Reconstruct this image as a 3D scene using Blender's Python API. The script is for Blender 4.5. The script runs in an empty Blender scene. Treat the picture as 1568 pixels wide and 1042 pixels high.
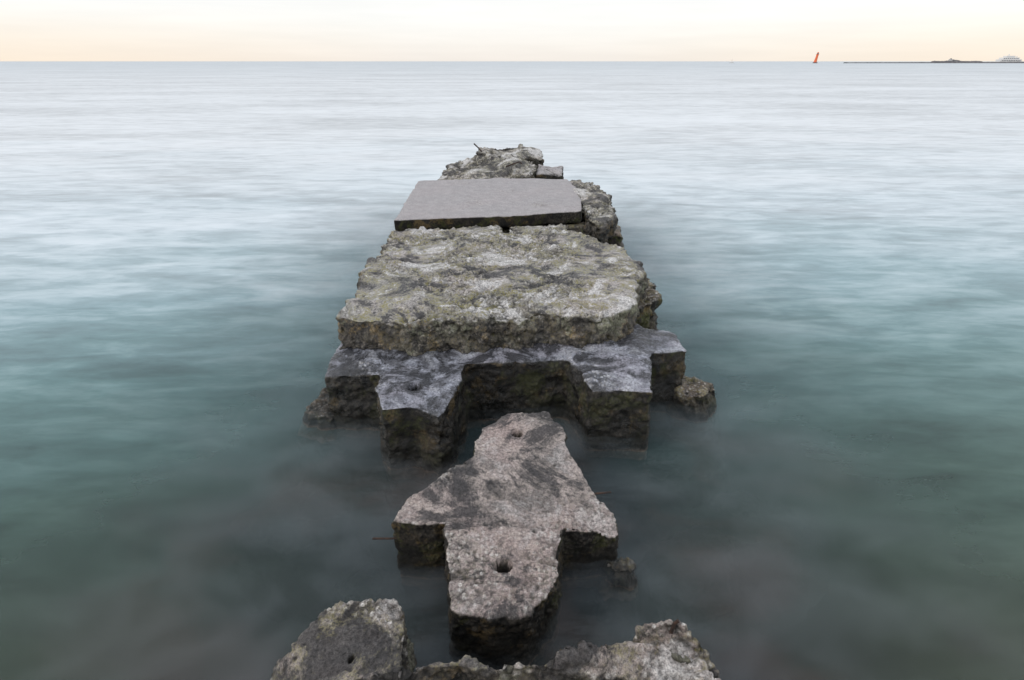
import bpy, bmesh, math, random
import numpy as np
from mathutils import Vector, noise, geometry, Matrix
random.seed(4)
scene=bpy.context.scene
col=scene.collection

# ---------------------------------------------------------------- helpers
def nn(nt,t,loc=(0,0),**kw):
    n=nt.nodes.new(t)
    for k,v in kw.items():
        if hasattr(n,k): setattr(n,k,v)
    return n
def setin(n,**kw):
    for k,v in kw.items(): n.inputs[k].default_value=v
def ramp(nt,fac,stops,interp='LINEAR'):
    r=nt.nodes.new('ShaderNodeValToRGB'); cr=r.color_ramp; cr.interpolation=interp
    while len(cr.elements)<len(stops): cr.elements.new(0.5)
    for e,(p,c) in zip(cr.elements,stops):
        e.position=p
        e.color=(c,c,c,1) if isinstance(c,(int,float)) else (*c,1)
    nt.links.new(fac,r.inputs[0]); return r.outputs[0]
def math_(nt,op,a,b=None,c=None,clamp=False):
    m=nt.nodes.new('ShaderNodeMath'); m.operation=op; m.use_clamp=clamp
    for i,x in enumerate((a,b,c)):
        if x is None: continue
        if isinstance(x,(int,float)): m.inputs[i].default_value=x
        else: nt.links.new(x,m.inputs[i])
    return m.outputs[0]
def mix(nt,f,a,b,blend='MIX'):
    m=nt.nodes.new('ShaderNodeMix'); m.data_type='RGBA'; m.blend_type=blend
    for s,x in ((m.inputs[0],f),(m.inputs[6],a),(m.inputs[7],b)):
        if isinstance(x,(int,float)): s.default_value=x
        elif isinstance(x,tuple): s.default_value=(*x,1)
        else: nt.links.new(x,s)
    return m.outputs[2]
def noi(nt,vec,scale,detail=4,rough=.5,dist=0):
    n=nt.nodes.new('ShaderNodeTexNoise'); setin(n,Scale=scale,Detail=detail,Roughness=rough,Distortion=dist)
    nt.links.new(vec,n.inputs['Vector']); return n.outputs[0]
def mapping(nt,vec,scale,rot=(0,0,0),loc=(0,0,0)):
    m=nt.nodes.new('ShaderNodeMapping'); m.inputs['Scale'].default_value=scale
    m.inputs['Rotation'].default_value=rot; m.inputs['Location'].default_value=loc
    nt.links.new(vec,m.inputs[0]); return m.outputs[0]

# ---------------------------------------------------------------- concrete material
def concrete(name,light=(.40,.37,.36),mid=(.2,.185,.18),lichen=0.0,wet=0.0,bluish=0.0,dark=.45,sidedark=1.0,seed=0,white=.5,dth=.48,sidek=.6,grit=.9,hue=.5,patch=.8):
    m=bpy.data.materials.new(name); m.use_nodes=True; nt=m.node_tree; nt.nodes.clear()
    out=nn(nt,'ShaderNodeOutputMaterial'); bs=nn(nt,'ShaderNodeBsdfPrincipled')
    nt.links.new(bs.outputs[0],out.inputs[0])
    geo=nn(nt,'ShaderNodeNewGeometry')
    P0=mapping(nt,geo.outputs['Position'],(1,1,1),loc=(seed*3.7,seed*1.3,seed*.7))
    sep=nn(nt,'ShaderNodeSeparateXYZ'); nt.links.new(geo.outputs['Position'],sep.inputs[0])
    at=nn(nt,'ShaderNodeAttribute'); at.attribute_name='surf'
    sa=nn(nt,'ShaderNodeSeparateColor'); nt.links.new(at.outputs['Color'],sa.inputs[0])
    cav,agg,up=sa.outputs[0],sa.outputs[1],sa.outputs[2]
    edge=at.outputs['Alpha']
    nA=noi(nt,P0,2.0,8,.62,.3); nB=noi(nt,P0,9,8,.7); nC=noi(nt,P0,70,4,.7); nD=noi(nt,P0,230,2,.6)
    base=mix(nt,ramp(nt,nA,[(.42,0),(.56,1)]),mid,light)
    base=mix(nt,ramp(nt,nB,[(.46,0),(.60,patch)]),base,tuple(min(1,c*1.4) for c in light))
    base=mix(nt,ramp(nt,nA,[(.47,0),(.60,hue)]),base,(light[0]*.95,light[1]*.82,light[2]*.80))
    # pebbles : cell-coloured
    vo=nn(nt,'ShaderNodeTexVoronoi'); setin(vo,Scale=46.0,Randomness=1.0); nt.links.new(P0,vo.inputs['Vector'])
    hs=nn(nt,'ShaderNodeSeparateColor'); nt.links.new(vo.outputs['Color'],hs.inputs[0])
    peb=ramp(nt,hs.outputs[0],[(0,(.06,.055,.05)),(.3,(.2,.18,.155)),(.55,(.37,.33,.29)),(.8,(.56,.52,.48)),(1,(.70,.67,.63))])
    pm=math_(nt,'MULTIPLY',agg,ramp(nt,vo.outputs['Distance'],[(.3,.85),(.6,0)]))
    base=mix(nt,pm,base,peb)
    # dark damp / biofilm patches
    nE=noi(nt,P0,3.0,10,.74,.5)
    dk=ramp(nt,nE,[(dth,0),(dth+.06,1)])
    base=mix(nt,math_(nt,'MULTIPLY',dk,dark),base,(.035,.034,.036))
    # pale worn cement paste
    base=mix(nt,math_(nt,'MULTIPLY',ramp(nt,nE,[(.41,1),(.46,0)]),white),base,(.62,.60,.58))
    base=mix(nt,math_(nt,'MULTIPLY',math_(nt,'MULTIPLY',edge,ramp(nt,nB,[(.45,0),(.56,1)])),.3),base,(.50,.46,.42))
    # grit
    base=mix(nt,grit,base,ramp(nt,nC,[(.32,.28),(.48,.95),(.66,1.6)]),'MULTIPLY')
    base=mix(nt,grit*.66,base,ramp(nt,nD,[(.35,.4),(.5,1),(.68,1.4)]),'MULTIPLY')
    # cavities
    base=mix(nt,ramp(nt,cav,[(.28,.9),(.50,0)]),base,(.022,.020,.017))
    if lichen>0:
        lm=ramp(nt,nE,[(.45,0),(.47,1),(.52,1),(.56,0)])
        lm=math_(nt,'MULTIPLY',lm,ramp(nt,nB,[(.45,.08),(.55,1)]))
        lm=math_(nt,'MULTIPLY',lm,ramp(nt,nC,[(.43,.05),(.55,1)]))
        base=mix(nt,math_(nt,'MULTIPLY',lm,lichen),base,(.22,.195,.05))
    if bluish>0:
        base=mix(nt,bluish,base,(.6,.78,1.1),'MULTIPLY')
    # sides: damp brown-black, faint ochre/green algae
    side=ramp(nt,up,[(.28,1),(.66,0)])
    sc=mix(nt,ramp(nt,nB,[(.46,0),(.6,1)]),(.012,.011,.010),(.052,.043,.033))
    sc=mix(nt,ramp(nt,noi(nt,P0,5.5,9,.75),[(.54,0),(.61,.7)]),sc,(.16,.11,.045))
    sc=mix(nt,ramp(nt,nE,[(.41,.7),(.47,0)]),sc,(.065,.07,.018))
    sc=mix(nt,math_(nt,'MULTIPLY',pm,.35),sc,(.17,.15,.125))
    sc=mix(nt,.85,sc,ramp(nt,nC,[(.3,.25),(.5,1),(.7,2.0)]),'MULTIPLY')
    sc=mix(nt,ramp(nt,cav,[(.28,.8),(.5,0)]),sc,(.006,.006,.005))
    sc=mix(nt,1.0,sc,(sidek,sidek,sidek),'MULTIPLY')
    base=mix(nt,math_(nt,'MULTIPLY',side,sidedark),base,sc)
    # tidal zone
    zj=math_(nt,'ADD',sep.outputs[2],math_(nt,'MULTIPLY',math_(nt,'SUBTRACT',nB,.5),.35))
    low=ramp(nt,math_(nt,'MULTIPLY_ADD',zj,1.6,.15),[(.25,1),(.56,0)])
    lowc=mix(nt,ramp(nt,sep.outputs[2],[(0,1),(.02,0)]),(.014,.013,.010),(.12,.085,.06))
    base=mix(nt,math_(nt,'MULTIPLY',low,.85),base,lowc)
    nt.links.new(base,bs.inputs['Base Color'])
    rr=math_(nt,'SUBTRACT',.9,math_(nt,'MULTIPLY',dk,.2+wet*.35))
    rr=math_(nt,'SUBTRACT',rr,wet*.2)
    nt.links.new(rr,bs.inputs['Roughness'])
    setin(bs,**{'Specular IOR Level':.35+.2*wet})
    hb=math_(nt,'ADD',math_(nt,'MULTIPLY',nC,.7),math_(nt,'MULTIPLY',nD,.3))
    bu=nn(nt,'ShaderNodeBump'); setin(bu,Strength=grit,Distance=.014)
    nt.links.new(hb,bu.inputs['Height']); nt.links.new(bu.outputs[0],bs.inputs['Normal'])
    return m

# ---------------------------------------------------------------- rock / slab builder
def jag(top,step,amp,sd):
    o=[]
    n=len(top)
    for i in range(n):
        a=Vector(top[i]); b=Vector(top[(i+1)%n]); L=(b-a).length
        k=max(1,int(L/step)); t2=Vector((-(b-a).y,(b-a).x,0)); 
        if t2.length>0: t2.normalize()
        for j in range(k):
            p=a.lerp(b,j/k); q=p*7+Vector((sd*3.3,0,0))
            w=noise.noise(q)*1.1+noise.noise(q*2.7)*.7
            if j==0: w*=.5
            p=p+t2*w*amp
            o.append((p.x,p.y,a.lerp(b,j/k).z))
    return o
def rock(name,top,zb=-.6,flare=1.06,voxel=.01,smooth=6,chip=.6,big=.012,medium=.008,agg=.008,aggth=0.0,aggs=28,holes=(),mat=None,bottom=None,sd=0,terr=0,pits=1.0,jg=0.0):
    bm=bmesh.new()
    if jg: top=jag(top,.05,jg,sd)
    cx=sum(p[0] for p in top)/len(top); cy=sum(p[1] for p in top)/len(top)
    bot=bottom(top) if bottom else [(cx+(p[0]-cx)*flare,cy+(p[1]-cy)*flare,zb) for p in top]
    T=[bm.verts.new(p) for p in top]; Bo=[bm.verts.new(p) for p in bot]
    n=len(T)
    tris=geometry.tessellate_polygon([[Vector((p[0],p[1],0)) for p in top]])
    for t in tris:
        try: bm.faces.new([T[i] for i in t])
        except ValueError: pass
        try: bm.faces.new([Bo[i] for i in reversed(t)])
        except ValueError: pass
    for i in range(n):
        j=(i+1)%n; bm.faces.new((T[i],Bo[i],Bo[j],T[j]))
    bmesh.ops.recalc_face_normals(bm,faces=bm.faces[:])
    me=bpy.data.meshes.new(name); bm.to_mesh(me); bm.free()
    ob=bpy.data.objects.new(name,me); col.objects.link(ob)
    md=ob.modifiers.new('r','REMESH'); md.mode='VOXEL'; md.voxel_size=voxel
    dg=bpy.context.evaluated_depsgraph_get(); dg.update()
    me2=bpy.data.meshes.new_from_object(ob.evaluated_get(dg)); ob.modifiers.clear(); ob.data=me2; bpy.data.meshes.remove(me)
    me2.name=name
    N=len(me2.vertices)
    co=np.empty(N*3); me2.vertices.foreach_get('co',co); co=co.reshape(-1,3)
    E=np.empty(len(me2.edges)*2,dtype=np.int64); me2.edges.foreach_get('vertices',E); E=E.reshape(-1,2)
    deg=np.bincount(E.ravel(),minlength=N).astype(float)[:,None]
    def lap(c):
        s=np.empty_like(c)
        for k in range(3):
            s[:,k]=np.bincount(E[:,0],c[E[:,1],k],N)+np.bincount(E[:,1],c[E[:,0],k],N)
        return c*.3+.7*s/deg
    c1=co
    for _ in range(smooth): c1=lap(c1)
    c2=c1
    for _ in range(smooth*5+14): c2=lap(c2)
    off=Vector((sd*11.3,sd*5.1,sd*2.7))
    msk=np.empty(N)
    for i in range(N):
        p=Vector(c1[i])+off
        msk[i]=noise.fractal(p*6,0.9,2.1,4)
    f=np.clip((msk*1.5+.2),0,1)[:,None]*chip*1.3
    c3=c1+(c2-c1)*f
    me2.vertices.foreach_set('co',c3.ravel()); me2.update()
    nr=np.empty(N*3); me2.vertices.foreach_get('normal',nr); nr=nr.reshape(-1,3)
    edge=np.clip(np.linalg.norm(c2-c1,axis=1)/(voxel*3),0,1)
    d=np.zeros(N); surf=np.zeros((N,4)); surf[:,3]=edge
    for i in range(N):
        p=Vector(c3[i])+off
        b=noise.noise(p*2.3)*big*1.5
        fr=noise.fractal(p*9,.8,2.2,5)
        side=1-min(1,max(0,nr[i,2]))
        am=noise.noise(p*2.1+Vector((9,2,4)))*2.0+noise.noise(p*9)*.6+aggth+side*.6+edge[i]*.8
        am=min(1,max(0,am+.25))
        v=noise.voronoi(p*aggs)[0]
        vv=min(v[1]-v[0],.5)*2
        v2=noise.voronoi(p*aggs*.45+Vector((3,3,3)))[0]
        vv2=min(v2[1]-v2[0],.5)*2
        a=am*((vv-.5)*agg+(vv2-.5)*agg*1.2)
        pit=noise.noise(p*23+Vector((5,0,0)))+.4*noise.noise(p*51)
        pit=-max(0,pit-.5)*medium*4*pits
        er=abs(noise.noise(p*6.5+Vector((4,4,1))))-.2
        d[i]=b+fr*medium*(.30+.9*side+.6*am+.6*edge[i])+a+pit-er*edge[i]*medium*1.5
        if terr: d[i]+=abs(noise.noise(p*4.4+Vector((1,7,3))))*terr-terr*.2
        surf[i,0]=min(1,max(0,.55+ (a*.9+pit+fr*medium*.35)/ (agg*2.2+1e-6)*.5))
        surf[i,1]=am
    c4=c3+nr*d[:,None]
    for (hx,hy,hr,hd) in holes:
        r=np.hypot(c4[:,0]-hx,c4[:,1]-hy); topz=(nr[:,2]>.6)
        w=np.clip((hr*1.25-r)/(hr*.4),0,1)*topz
        c4[:,2]-=w*hd
        surf[:,0]=np.where(w>.3,0.0,surf[:,0])
    me2.vertices.foreach_set('co',c4.ravel()); me2.update()
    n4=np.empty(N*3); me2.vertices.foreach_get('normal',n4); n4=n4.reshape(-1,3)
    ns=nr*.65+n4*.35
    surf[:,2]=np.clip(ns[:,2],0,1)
    at=me2.attributes.new('surf','FLOAT_COLOR','POINT'); at.data.foreach_set('color',surf.ravel())
    me2.polygons.foreach_set('use_smooth',[True]*len(me2.polygons))
    me2.transform(Matrix.Translation((-cx,-cy,0))); ob.location=(cx,cy,0)
    if mat: me2.materials.append(mat)
    return ob

def rod(name,pts,r,mat,parent):
    bm=bmesh.new(); prev=None
    for k,p in enumerate(pts):
        p=Vector(p); d=(Vector(pts[min(k+1,len(pts)-1)])-Vector(pts[max(k-1,0)])).normalized()
        a=d.orthogonal().normalized(); b=d.cross(a)
        ring=[bm.verts.new(p+(a*math.cos(t)+b*math.sin(t))*r*(1+.2*math.sin(k*5))) for t in [i*math.tau/8 for i in range(8)]]
        if prev:
            for i in range(8): bm.faces.new((prev[i],prev[(i+1)%8],ring[(i+1)%8],ring[i]))
        else: bm.faces.new(list(reversed(ring)))
        prev=ring
    bm.faces.new(prev)
    me=bpy.data.meshes.new(name); bm.to_mesh(me); bm.free(); me.materials.append(mat)
    o=bpy.data.objects.new(name,me); col.objects.link(o); o.parent=parent
    o.location=-Vector(parent.location)
    return o

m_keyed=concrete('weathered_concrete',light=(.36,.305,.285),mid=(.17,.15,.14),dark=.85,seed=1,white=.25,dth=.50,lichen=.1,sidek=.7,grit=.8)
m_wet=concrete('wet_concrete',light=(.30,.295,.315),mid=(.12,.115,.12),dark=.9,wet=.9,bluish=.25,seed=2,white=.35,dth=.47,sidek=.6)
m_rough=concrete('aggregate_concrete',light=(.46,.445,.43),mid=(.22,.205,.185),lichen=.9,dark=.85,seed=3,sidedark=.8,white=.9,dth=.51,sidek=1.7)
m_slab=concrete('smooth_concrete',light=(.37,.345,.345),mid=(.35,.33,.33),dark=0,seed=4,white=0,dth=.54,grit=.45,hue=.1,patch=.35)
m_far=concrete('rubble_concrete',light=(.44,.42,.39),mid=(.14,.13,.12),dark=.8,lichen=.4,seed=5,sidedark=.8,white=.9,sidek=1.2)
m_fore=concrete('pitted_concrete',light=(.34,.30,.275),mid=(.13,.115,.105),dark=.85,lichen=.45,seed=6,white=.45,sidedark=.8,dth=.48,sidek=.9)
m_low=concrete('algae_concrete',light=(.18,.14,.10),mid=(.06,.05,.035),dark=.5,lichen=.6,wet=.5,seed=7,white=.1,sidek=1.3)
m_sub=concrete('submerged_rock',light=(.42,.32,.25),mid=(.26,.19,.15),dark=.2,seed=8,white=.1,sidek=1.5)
rust=bpy.data.materials.new('rusty_steel'); rust.use_nodes=True
_n=rust.node_tree; _b=_n.nodes['Principled BSDF']; _b.inputs['Roughness'].default_value=.8
_tc=_n.nodes.new('ShaderNodeNewGeometry')
_n.links.new(ramp(_n,noi(_n,_tc.outputs['Position'],60,5),[(.35,(.02,.014,.012)),(.65,(.07,.035,.022))]),_b.inputs['Base Color'])

# A : keyed block in the middle foreground
A=[(-.18,2.82,.44),(-.23,2.57,.43),(-.41,2.38,.42),(-.53,2.24,.40),(-.585,2.11,.38),(-.45,2.09,.38),(-.32,2.10,.38),(-.295,1.86,.37),(-.255,1.64,.35),(-.08,1.60,.34),(.05,1.62,.33),(.19,1.76,.34),(.22,1.89,.34),(.25,2.10,.36),(.40,2.10,.33),(.53,2.13,.25),(.54,2.24,.28),(.43,2.40,.35),(.32,2.66,.40),(.30,2.81,.42),(.22,2.99,.44),(-.02,2.97,.44)]
a=rock('keyed_concrete_block',A,voxel=.0070,smooth=2,chip=.5,big=.010,medium=.011,agg=.006,aggth=-.15,aggs=34,holes=[(-.04,1.86,.034,.16),(.03,2.77,.028,.16)],mat=m_keyed,sd=1,flare=.99,pits=.25,jg=.012)
rod('rebar_1',[(-.5,2.12,.27),(-.6,2.10,.275),(-.69,2.095,.28)],.006,rust,a)
rod('rebar_2',[(.38,2.36,.31),(.45,2.37,.325),(.53,2.38,.325)],.006,rust,a)
# B : keyed slab with two tabs
B=[(-1.33,3.75,.47),(-1.30,3.43,.44),(-.92,3.41,.47),(-.90,3.2,.48),(-.80,2.95,.48),(-.60,2.98,.48),(-.45,2.90,.46),(-.41,2.95,.46),(-.36,3.2,.49),(-.32,3.52,.5),(.39,3.57,.5),(.46,3.42,.5),(.51,3.18,.48),(.91,3.16,.48),(.97,3.4,.5),(1.00,3.63,.52),(1.23,3.67,.52),(1.29,3.7,.5),(1.26,3.98,.53),(.92,4.18,.53),(.9,4.7,.48),(-1.2,4.7,.48)]
rock('keyed_concrete_block',B,voxel=.0095,smooth=2,chip=.5,big=.012,medium=.013,agg=.006,aggth=-.25,aggs=26,holes=[(-.64,3.23,.038,.14)],mat=m_wet,sd=2,flare=1.0,terr=.025,pits=.2,jg=.012)
# C : big rough block
C=[(-1.29,3.79,.72),(-1.25,4.0,.79),(-1.25,4.53,.80),(-1.26,5.37,.79),(-1.29,5.95,.77),(-.95,6.15,.76),(-.62,6.2,.76),(-.14,6.3,.76),(-.06,5.93,.76),(.01,6.3,.76),(.57,6.32,.76),(.72,5.80,.77),(1.10,5.45,.76),(1.17,4.82,.76),(1.0,4.3,.76),(.88,3.92,.75),(.67,3.78,.74),(.2,3.84,.74),(-.1,3.78,.75),(-.38,3.72,.75),(-.84,3.74,.73)]
rock('rough_concrete_block',C,bottom=lambda T:[(x,y-(.03 if y<4 else 0),.46) for x,y,z in T],voxel=.0115,smooth=8,chip=.9,big=.03,medium=.022,agg=.015,aggth=.2,aggs=23,mat=m_rough,sd=3,pits=.5,jg=.03)
# supports
D=[(.55,4.25,.55),(.98,4.42,.56),(1.27,4.6,.52),(1.38,5.05,.54),(1.25,5.5,.5),(.8,5.9,.5),(-1.0,5.9,.5),(-1.1,4.75,.5),(.5,4.75,.5)]
rock('concrete_pier',D,voxel=.018,smooth=4,chip=.9,big=.05,medium=.03,agg=.012,aggth=.3,aggs=16,mat=m_low,sd=4,flare=1.02)
D2=[(-1.1,6.25,.7),(.8,6.45,.7),(1.1,6.8,.62),(1.34,6.72,.5),(1.38,7.2,.5),(1.15,8.2,.7),(-1.1,8.3,.7)]
rock('concrete_pier',D2,voxel=.025,smooth=3,chip=.8,big=.04,medium=.02,agg=.01,aggth=.3,aggs=14,mat=m_low,sd=5,flare=1.0)
# E : smooth slab
S=[(-1.28,6.1,.86),(-1.35,8.35,.86),(-.23,8.55,.86),(.80,8.5,.86),(.88,7.9,.86),(.86,7.1,.86),(.80,6.52,.86),(-.03,6.30,.86),(-.68,6.2,.86)]
rock('smooth_concrete_slab',S,zb=.72,flare=1.0,voxel=.015,smooth=1,chip=.4,big=.005,medium=.004,agg=.004,aggth=-.9,aggs=20,mat=m_slab,sd=6,pits=0,jg=.010)
S2=[(.80,8.45,.84),(.98,8.45,.86),(1.15,8.3,.86),(1.29,7.6,.80),(1.24,7.0,.76),(1.18,6.6,.74),(1.0,6.35,.72),(.82,6.48,.80),(.84,7.1,.84),(.84,7.9,.84)]
rock('broken_concrete_edge',S2,zb=.5,flare=1.0,voxel=.015,smooth=4,chip=1,big=.05,medium=.03,agg=.016,aggth=.5,aggs=15,mat=m_far,sd=7)
# F : far rubble
F1=[(-1.25,9.55,.62),(-1.12,10.2,.78),(-.62,10.4,.90),(-.1,10.35,.93),(.35,10.1,.90),(.42,9.75,.85),(.36,9.5,.72),(-.3,9.45,.72)]
rock('concrete_rubble',F1,voxel=.018,smooth=3,chip=1,big=.05,medium=.03,agg=.02,aggth=.4,aggs=13,mat=m_far,sd=8,jg=.05)
F2=[(-.66,10.35,.98),(-.5,10.75,1.02),(.1,10.85,1.04),(.55,10.75,.95),(.6,10.4,.86),(.2,10.3,.9)]
rock('concrete_rubble',F2,voxel=.02,smooth=2,chip=1,big=.05,medium=.035,agg=.02,aggth=.2,aggs=12,mat=m_far,sd=9,jg=.05)
F3=[(.40,9.65,.74),(.45,10.25,.80),(.88,10.2,.76),(.86,9.75,.70)]
f3=rock('concrete_rubble',F3,voxel=.02,smooth=2,chip=.5,big=.02,medium=.012,agg=.006,aggth=-.2,aggs=16,mat=m_slab,sd=10)
rod('rebar_1',[(-.45,10.4,.88),(-.56,10.38,1.02),(-.66,10.35,1.12)],.014,rust,f3)
rod('rebar_2',[(-.1,9.62,.85),(.12,9.6,.93),(.16,9.62,.9)],.012,rust,f3)
# G H I : foreground rocks
G=[(-.95,1.18,.28),(-.90,1.38,.35),(-.82,1.50,.42),(-.70,1.57,.47),(-.55,1.60,.48),(-.44,1.58,.48),(-.40,1.44,.48),(-.37,1.2,.48),(-.4,.8,.45),(-.9,.8,.35)]
rock('concrete_boulder',G,voxel=.0062,smooth=4,chip=.7,big=.01,medium=.014,agg=.009,aggth=.35,aggs=34,holes=[(-.59,1.36,.012,.05)],mat=m_fore,sd=11,pits=.3,jg=.015)
Hh=[(-.85,1.14,.45),(-.63,1.23,.54),(-.39,1.20,.59),(-.28,1.23,.61),(-.18,1.25,.61),(-.05,1.215,.61),(.05,1.23,.61),(.16,1.255,.62),(.32,1.295,.62),(.48,1.315,.61),(.62,1.285,.57),(.74,1.2,.5),(.9,.7,.4),(.2,.3,.5),(-.8,.4,.4)]
rock('concrete_boulder',Hh,voxel=.0068,smooth=3,chip=.6,big=.010,medium=.016,agg=.010,aggth=.5,aggs=30,mat=m_fore,sd=12,pits=.3,jg=.015)
I=[(.40,1.40,.30),(.47,1.54,.34),(.55,1.54,.42),(.66,1.52,.43),(.74,1.47,.38),(.84,1.30,.26),(.9,1.0,.2),(.5,1.0,.35)]
ii=rock('concrete_boulder',I,voxel=.0068,smooth=5,chip=1,big=.02,medium=.020,agg=.009,aggth=.4,aggs=30,mat=m_fore,sd=13,pits=.3,jg=.02)
rod('rebar_1',[(.62,1.49,.40),(.63,1.50,.44),(.645,1.50,.455)],.008,rust,ii)
# boulders at the foot of the blocks and under water
def blob(cx,cy,rx,ry,z,sd,n=11,fl=1.6,vx=.014,mat=m_low):
    rnd=random.Random(sd); pts=[]
    for k in range(n):
        t=math.tau*k/n; q=.8+.35*rnd.random()
        pts.append((cx+math.cos(t)*rx*q*.7,cy+math.sin(t)*ry*q*.7,z-rnd.random()*.06))
    return rock('submerged_boulder',pts,zb=-.75,flare=fl,voxel=vx,smooth=10,chip=1,big=.06,medium=.02,agg=.008,aggth=.3,aggs=18,mat=mat,sd=sd)
blob(-1.38,3.62,.22,.3,.14,21); blob(1.38,3.72,.24,.22,.24,22,fl=2.3); blob(.54,2.10,.13,.12,.16,23,fl=1.9,vx=.008)
blob(1.5,2.75,.6,.4,-.12,24,fl=1.3,mat=m_sub); blob(1.0,2.3,.4,.5,-.13,25,fl=1.3,mat=m_sub)
blob(-1.35,2.75,.5,.35,-.12,26,fl=1.3,mat=m_sub); blob(-.75,2.15,.3,.25,-.12,27,fl=1.4,mat=m_sub); blob(1.2,3.2,.5,.28,-.12,28,fl=1.3,mat=m_sub)

# ---------------------------------------------------------------- water
def watercolor(nt):
    geo=nn(nt,'ShaderNodeNewGeometry'); pos=geo.outputs['Position']
    sep=nn(nt,'ShaderNodeSeparateXYZ'); nt.links.new(pos,sep.inputs[0])
    x,y=sep.outputs[0],sep.outputs[1]
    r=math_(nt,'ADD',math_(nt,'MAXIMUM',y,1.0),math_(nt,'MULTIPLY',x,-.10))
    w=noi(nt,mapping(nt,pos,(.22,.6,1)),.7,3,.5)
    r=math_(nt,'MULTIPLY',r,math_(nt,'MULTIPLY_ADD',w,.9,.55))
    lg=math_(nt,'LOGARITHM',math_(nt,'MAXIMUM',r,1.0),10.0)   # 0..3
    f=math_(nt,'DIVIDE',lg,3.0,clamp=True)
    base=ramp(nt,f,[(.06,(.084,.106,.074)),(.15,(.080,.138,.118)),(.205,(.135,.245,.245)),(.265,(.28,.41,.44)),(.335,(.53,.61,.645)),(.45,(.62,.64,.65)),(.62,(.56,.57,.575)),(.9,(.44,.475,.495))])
    s0=noi(nt,mapping(nt,pos,(.9,3.0,1),rot=(0,0,.16)),2.4,4,.6,.4)
    s1=noi(nt,mapping(nt,pos,(.8,2.2,1),rot=(0,0,.10)),1.0,5,.6,.4)
    s2=noi(nt,mapping(nt,pos,(.16,.5,1),rot=(0,0,-.04)),.42,5,.65,.5)
    s3=noi(nt,mapping(nt,pos,(.03,.10,1)),.45,6,.7,.3)
    g=math_(nt,'ADD',math_(nt,'ADD',math_(nt,'MULTIPLY',s1,.34),math_(nt,'MULTIPLY',s2,.38)),math_(nt,'MULTIPLY_ADD',s3,.22,math_(nt,'MULTIPLY',s0,.16)))
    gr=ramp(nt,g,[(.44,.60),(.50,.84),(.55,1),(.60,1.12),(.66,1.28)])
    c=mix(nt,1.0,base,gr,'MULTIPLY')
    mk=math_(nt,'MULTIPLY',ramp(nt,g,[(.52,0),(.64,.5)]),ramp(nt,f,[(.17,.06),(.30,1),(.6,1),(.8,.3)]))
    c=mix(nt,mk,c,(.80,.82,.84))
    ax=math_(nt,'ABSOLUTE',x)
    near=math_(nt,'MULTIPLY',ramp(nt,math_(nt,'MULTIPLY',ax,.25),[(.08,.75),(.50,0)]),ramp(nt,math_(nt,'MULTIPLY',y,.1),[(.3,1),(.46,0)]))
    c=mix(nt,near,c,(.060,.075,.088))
    rub=ramp(nt,noi(nt,mapping(nt,pos,(1,1.4,1),loc=(3.1,.4,0)),1.1,4,.55,.5),[(.47,0),(.62,.85)])
    nr2=math_(nt,'MULTIPLY',ramp(nt,math_(nt,'MULTIPLY',ax,.25),[(.1,1),(.6,0)]),ramp(nt,math_(nt,'MULTIPLY',y,.1),[(.28,1),(.40,0)]))
    c=mix(nt,math_(nt,'MULTIPLY',rub,nr2),c,(.165,.122,.105))
    return pos,x,y,c,g
def water_mat(name,kind):
    m=bpy.data.materials.new(name); m.use_nodes=True; nt=m.node_tree; nt.nodes.clear()
    out=nn(nt,'ShaderNodeOutputMaterial')
    pos,x,y,c,g=watercolor(nt)
    if kind=='mist': c=mix(nt,.6,c,(.22,.24,.26),'LIGHTEN')
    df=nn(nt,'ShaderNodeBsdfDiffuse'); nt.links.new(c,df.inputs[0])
    tr=nn(nt,'ShaderNodeBsdfTransparent')
    mx=nn(nt,'ShaderNodeMixShader')
    ax=math_(nt,'ABSOLUTE',x)
    dist=math_(nt,'MAXIMUM',math_(nt,'SUBTRACT',ax,1.4),math_(nt,'SUBTRACT',y,9.0))
    n=noi(nt,mapping(nt,pos,(1,1.6,1)),1.6,4,.55,.4)
    if kind=='surface':
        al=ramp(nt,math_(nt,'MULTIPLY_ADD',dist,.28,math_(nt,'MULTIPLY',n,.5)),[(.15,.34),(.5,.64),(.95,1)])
    elif kind=='under':
        al=ramp(nt,n,[(.3,.25),(.7,.42)])
    else:
        fade=ramp(nt,math_(nt,'MULTIPLY',dist,.7),[(0,1),(.95,0)])
        al=math_(nt,'MULTIPLY',fade,ramp(nt,n,[(.42,.02),(.66,.20)]))
    nt.links.new(al,mx.inputs[0]); nt.links.new(tr.outputs[0],mx.inputs[1]); nt.links.new(df.outputs[0],mx.inputs[2])
    last=mx.outputs[0]
    if kind=='surface':
        gl=nn(nt,'ShaderNodeBsdfGlossy'); setin(gl,Roughness=.3); gl.inputs[0].default_value=(.9,.93,.95,1)
        bu=nn(nt,'ShaderNodeBump'); setin(bu,Strength=.45,Distance=.25); nt.links.new(g,bu.inputs['Height'])
        nt.links.new(bu.outputs[0],gl.inputs['Normal'])
        fr=nn(nt,'ShaderNodeFresnel'); setin(fr,IOR=1.33)
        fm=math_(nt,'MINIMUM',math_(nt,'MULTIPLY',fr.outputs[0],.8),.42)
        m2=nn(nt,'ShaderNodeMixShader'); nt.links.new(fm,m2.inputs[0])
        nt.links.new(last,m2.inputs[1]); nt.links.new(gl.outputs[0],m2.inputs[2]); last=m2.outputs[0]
    nt.links.new(last,out.inputs[0]); return m
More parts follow.
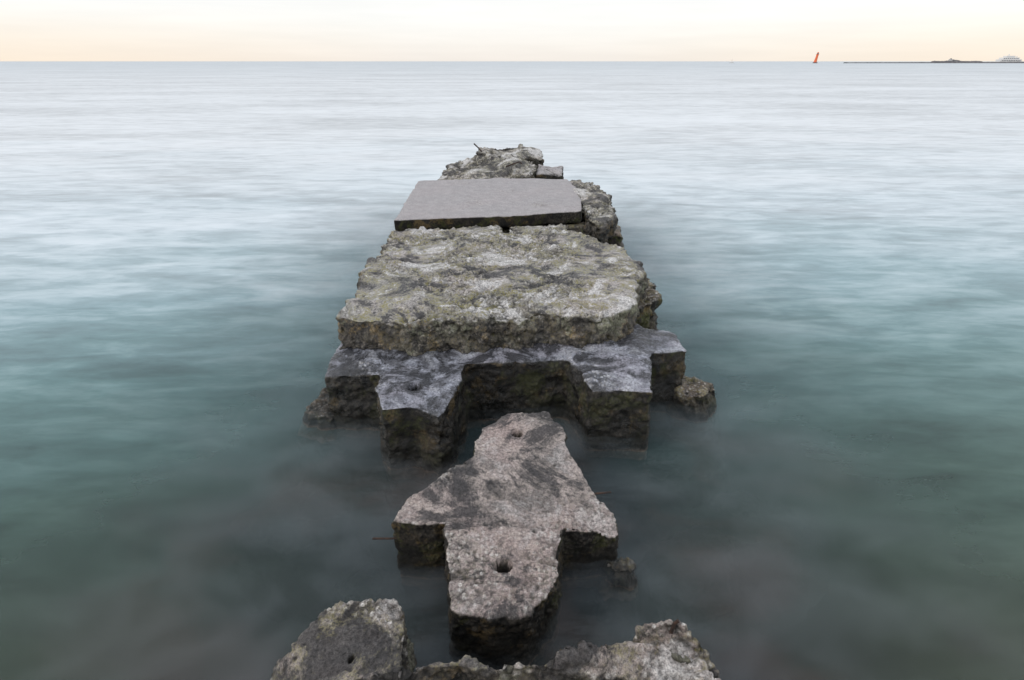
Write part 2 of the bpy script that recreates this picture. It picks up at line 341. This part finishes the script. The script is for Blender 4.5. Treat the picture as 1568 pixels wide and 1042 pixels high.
def grid(bm,xs,ys,z,idx,amp,sd):
    V=[[bm.verts.new((x,y,z+(noise.noise(Vector((x*1.7,y*1.7,sd)))*amp if amp else 0))) for x in xs] for y in ys]
    for j in range(len(ys)-1):
        for i in range(len(xs)-1):
            f=bm.faces.new((V[j][i],V[j][i+1],V[j+1][i+1],V[j+1][i])); f.material_index=idx; f.smooth=True
def lin(a,b,n): return [a+(b-a)*i/n for i in range(n+1)]
far=[20,35,60,100,180,320,600,1200,2400,5000,11000,30000]
XS=[-v for v in reversed(far)]+lin(-12,12,12)+far
YS=[-200,-60,-20,-6]+lin(-2,14,8)+[v+2 for v in far[:-1]]+[22000,45000]
bm=bmesh.new()
grid(bm,XS,YS,0,0,0,0)
for k,z in enumerate((-.07,-.18)): grid(bm,lin(-9,9,60),lin(-1,14,50),z,1,.02,k*3+1)
for k,z in enumerate((.03,.065,.105)): grid(bm,lin(-3.4,3.4,60),lin(.2,11.5,80),z,2,.02,k*3+20)
me=bpy.data.meshes.new('sea_water'); bm.to_mesh(me); bm.free()
me.materials.append(water_mat('sea_surface','surface')); me.materials.append(water_mat('sea_depth','under')); me.materials.append(water_mat('sea_spray','mist'))
w=bpy.data.objects.new('sea_water',me); col.objects.link(w)
# seabed
m=bpy.data.materials.new('seabed_sand'); m.use_nodes=True; nt=m.node_tree; b=nt.nodes['Principled BSDF']
g_=nn(nt,'ShaderNodeNewGeometry')
nt.links.new(ramp(nt,noi(nt,g_.outputs['Position'],.9,6),[(.35,(.03,.045,.04)),(.65,(.06,.075,.065))]),b.inputs['Base Color']); b.inputs['Roughness'].default_value=.9
bm=bmesh.new(); grid(bm,XS,YS,-1.2,0,0,0)
me=bpy.data.meshes.new('seabed'); bm.to_mesh(me); bm.free(); me.materials.append(m)
col.objects.link(bpy.data.objects.new('seabed',me))

# ---------------------------------------------------------------- far things
def simple(name,c1,c2,sc=2.0,rough=.6):
    m=bpy.data.materials.new(name); m.use_nodes=True; nt=m.node_tree; b=nt.nodes['Principled BSDF']
    g=nn(nt,'ShaderNodeNewGeometry'); nt.links.new(ramp(nt,noi(nt,g.outputs['Position'],sc,4),[(.35,c1),(.65,c2)]),b.inputs['Base Color'])
    b.inputs['Roughness'].default_value=rough; return m
m_or=simple('orange_paint',(.75,.14,.05),(.85,.2,.07)); m_wh=simple('white_paint',(.7,.68,.66),(.8,.79,.77))
m_dk=simple('dark_rock',(.09,.09,.095),(.18,.17,.17),.3,.9); m_gl=simple('window_glass',(.10,.11,.12),(.14,.15,.16),1,.2)
def loft(bm,rings,idx=0,n=16,cap=True):
    prev=None
    for (x,y,z,rx,ry) in rings:
        r=[bm.verts.new((x+rx*math.cos(math.tau*i/n),y+ry*math.sin(math.tau*i/n),z)) for i in range(n)]
        if prev:
            for i in range(n):
                f=bm.faces.new((prev[i],prev[(i+1)%n],r[(i+1)%n],r[i])); f.material_index=idx
        else:
            f=bm.faces.new(list(reversed(r))); f.material_index=idx
        prev=r
    f=bm.faces.new(prev); f.material_index=idx
def box(bm,x0,x1,y0,y1,z0,z1,idx=0):
    v=[bm.verts.new(p) for p in ((x0,y0,z0),(x1,y0,z0),(x1,y1,z0),(x0,y1,z0),(x0,y0,z1),(x1,y0,z1),(x1,y1,z1),(x0,y1,z1))]
    for q in ((0,3,2,1),(4,5,6,7),(0,1,5,4),(1,2,6,5),(2,3,7,6),(3,0,4,7)):
        f=bm.faces.new([v[i] for i in q]); f.material_index=idx
def fin(name,bm,mats,loc):
    bmesh.ops.recalc_face_normals(bm,faces=bm.faces[:])
    me=bpy.data.meshes.new(name); bm.to_mesh(me); bm.free()
    for mm in mats: me.materials.append(mm)
    o=bpy.data.objects.new(name,me); o.location=loc; col.objects.link(o); return o
bm=bmesh.new()   # leaning orange lighthouse
loft(bm,[(0,0,-1,3.4,3.4),(0,0,1.0,3.1,3.1),(0,0,1.2,2.4,2.4)],1)
loft(bm,[(-.2,0,1.2,2.3,1.7),(.2,0,4,1.9,1.5),(.8,0,8,1.6,1.4),(1.2,0,11.2,1.6,1.4)],0)
loft(bm,[(1.2,0,11.2,2.2,1.9),(1.22,0,11.6,2.2,1.9)],0)
loft(bm,[(1.25,0,11.6,1.2,1.1),(1.4,0,13.0,1.2,1.1)],2)
loft(bm,[(1.4,0,13.0,1.6,1.5),(1.5,0,14.2,.2,.2)],0)
fin('leaning_lighthouse',bm,[m_or,m_dk,m_gl],(431,900,0))
def mound(name,x0,x1,y,hf,wd,n,mat):
    bm=bmesh.new(); prev=None
    for i in range(n+1):
        x=x0+(x1-x0)*i/n; h=hf(i/n)*(1+.35*noise.noise(Vector((x*.35,1,3))))
        r=[bm.verts.new((x,y-wd,-.5)),bm.verts.new((x,y-wd*.4,h*.85)),bm.verts.new((x,y+wd*.4,h)),bm.verts.new((x,y+wd,-.5))]
        if prev:
            for k in range(3): bm.faces.new((prev[k],r[k],r[k+1],prev[k+1]))
        prev=r
    return fin(name,bm,[mat],(0,0,0))
mound('distant_breakwater',474,860,900,lambda t:1.1+1.1*t+(1.2 if .32<t<.5 else 0)+(1.8*max(0,1-abs(t-.40)/.035)),8,260,m_dk)
bm=bmesh.new()
box(bm,0,30,0,10,0,3.2,0); box(bm,3,27,1,9,3.2,5.6,0); box(bm,8,20,1.5,8.5,5.6,7.8,0); box(bm,12,13,4,5,7.8,10,0); box(bm,24,25,4,5,5.6,7.5,0)
for k in range(11): box(bm,1.5+k*2.5,2.9+k*2.5,-.05,.05,1.2,2.3,1)
for k in range(8): box(bm,4.5+k*2.7,6+k*2.7,.95,1.05,3.9,4.9,1)
fin('harbour_building',bm,[m_wh,m_gl],(698,905,1.6))
bm=bmesh.new(); box(bm,0,4,0,4,0,2.2,0); loft(bm,[(2,2,2.2,2.6,2.6),(2,2,3.8,.2,.2)],1,4)
fin('harbour_hut',bm,[m_wh,m_dk],(622,900,2.6))
bm=bmesh.new()
loft(bm,[(3,0,-.3,3.0,.8),(3,0,.9,4.2,1.3)],0,12); box(bm,2,4.5,-.7,.7,.9,2.4,0); box(bm,3.1,3.3,-.1,.1,2.4,5.5,1)
fin('motor_boat',bm,[m_wh,m_gl],(330,960,0))

# ---------------------------------------------------------------- camera
cam=bpy.data.cameras.new('camera'); co_=bpy.data.objects.new('camera',cam); col.objects.link(co_)
cam.sensor_width=36; cam.lens=20; cam.clip_end=100000; cam.clip_start=.05
co_.location=(0,0,2.4); co_.rotation_euler=(math.radians(90-26.1),0,0)
scene.camera=co_
# ---------------------------------------------------------------- light
W=bpy.data.worlds.new('World'); scene.world=W; W.use_nodes=True; nt=W.node_tree; nt.nodes.clear()
out=nn(nt,'ShaderNodeOutputWorld')
sk=nn(nt,'ShaderNodeTexSky'); sk.sky_type='NISHITA'; sk.sun_disc=False
el,az=math.radians(38),math.radians(-115)
sk.sun_elevation=el; sk.sun_rotation=az
b1=nn(nt,'ShaderNodeBackground'); setin(b1,Strength=.02); nt.links.new(sk.outputs[0],b1.inputs[0])
tc=nn(nt,'ShaderNodeTexCoord'); sp=nn(nt,'ShaderNodeSeparateXYZ'); nt.links.new(tc.outputs['Generated'],sp.inputs[0])
grad=ramp(nt,sp.outputs[2],[(0,(.86,.80,.745)),(.02,(.89,.845,.80)),(.055,(.92,.905,.885)),(.35,(.90,.92,.95)),(1,(.80,.84,.90))])
sidew=ramp(nt,math_(nt,'ABSOLUTE',sp.outputs[0]),[(.15,0),(.65,1)])
lowm=ramp(nt,sp.outputs[2],[(0,1),(.07,0)])
cl=noi(nt,mapping(nt,tc.outputs['Generated'],(3,3,40)),2.0,4)
grad=mix(nt,math_(nt,'MULTIPLY',math_(nt,'MULTIPLY',sidew,lowm),.85),grad,(.94,.80,.65))
grad=mix(nt,.6,grad,ramp(nt,cl,[(.3,.95),(.7,1.04)]),'MULTIPLY')
b2=nn(nt,'ShaderNodeBackground'); setin(b2,Strength=1.0); nt.links.new(grad,b2.inputs[0])
ad=nn(nt,'ShaderNodeAddShader'); nt.links.new(b1.outputs[0],ad.inputs[0]); nt.links.new(b2.outputs[0],ad.inputs[1]); nt.links.new(ad.outputs[0],out.inputs[0])
L=bpy.data.lights.new('sun','SUN'); L.energy=.7; L.angle=math.radians(12); L.color=(1,.93,.85)
lo=bpy.data.objects.new('sun',L); col.objects.link(lo)
d=Vector((math.sin(az)*math.cos(el),math.cos(az)*math.cos(el),math.sin(el)))
lo.rotation_euler=(-d).to_track_quat('-Z','Y').to_euler()
vs=scene.view_settings; vs.view_transform='Standard'; vs.look='None'; vs.exposure=0; vs.gamma=1
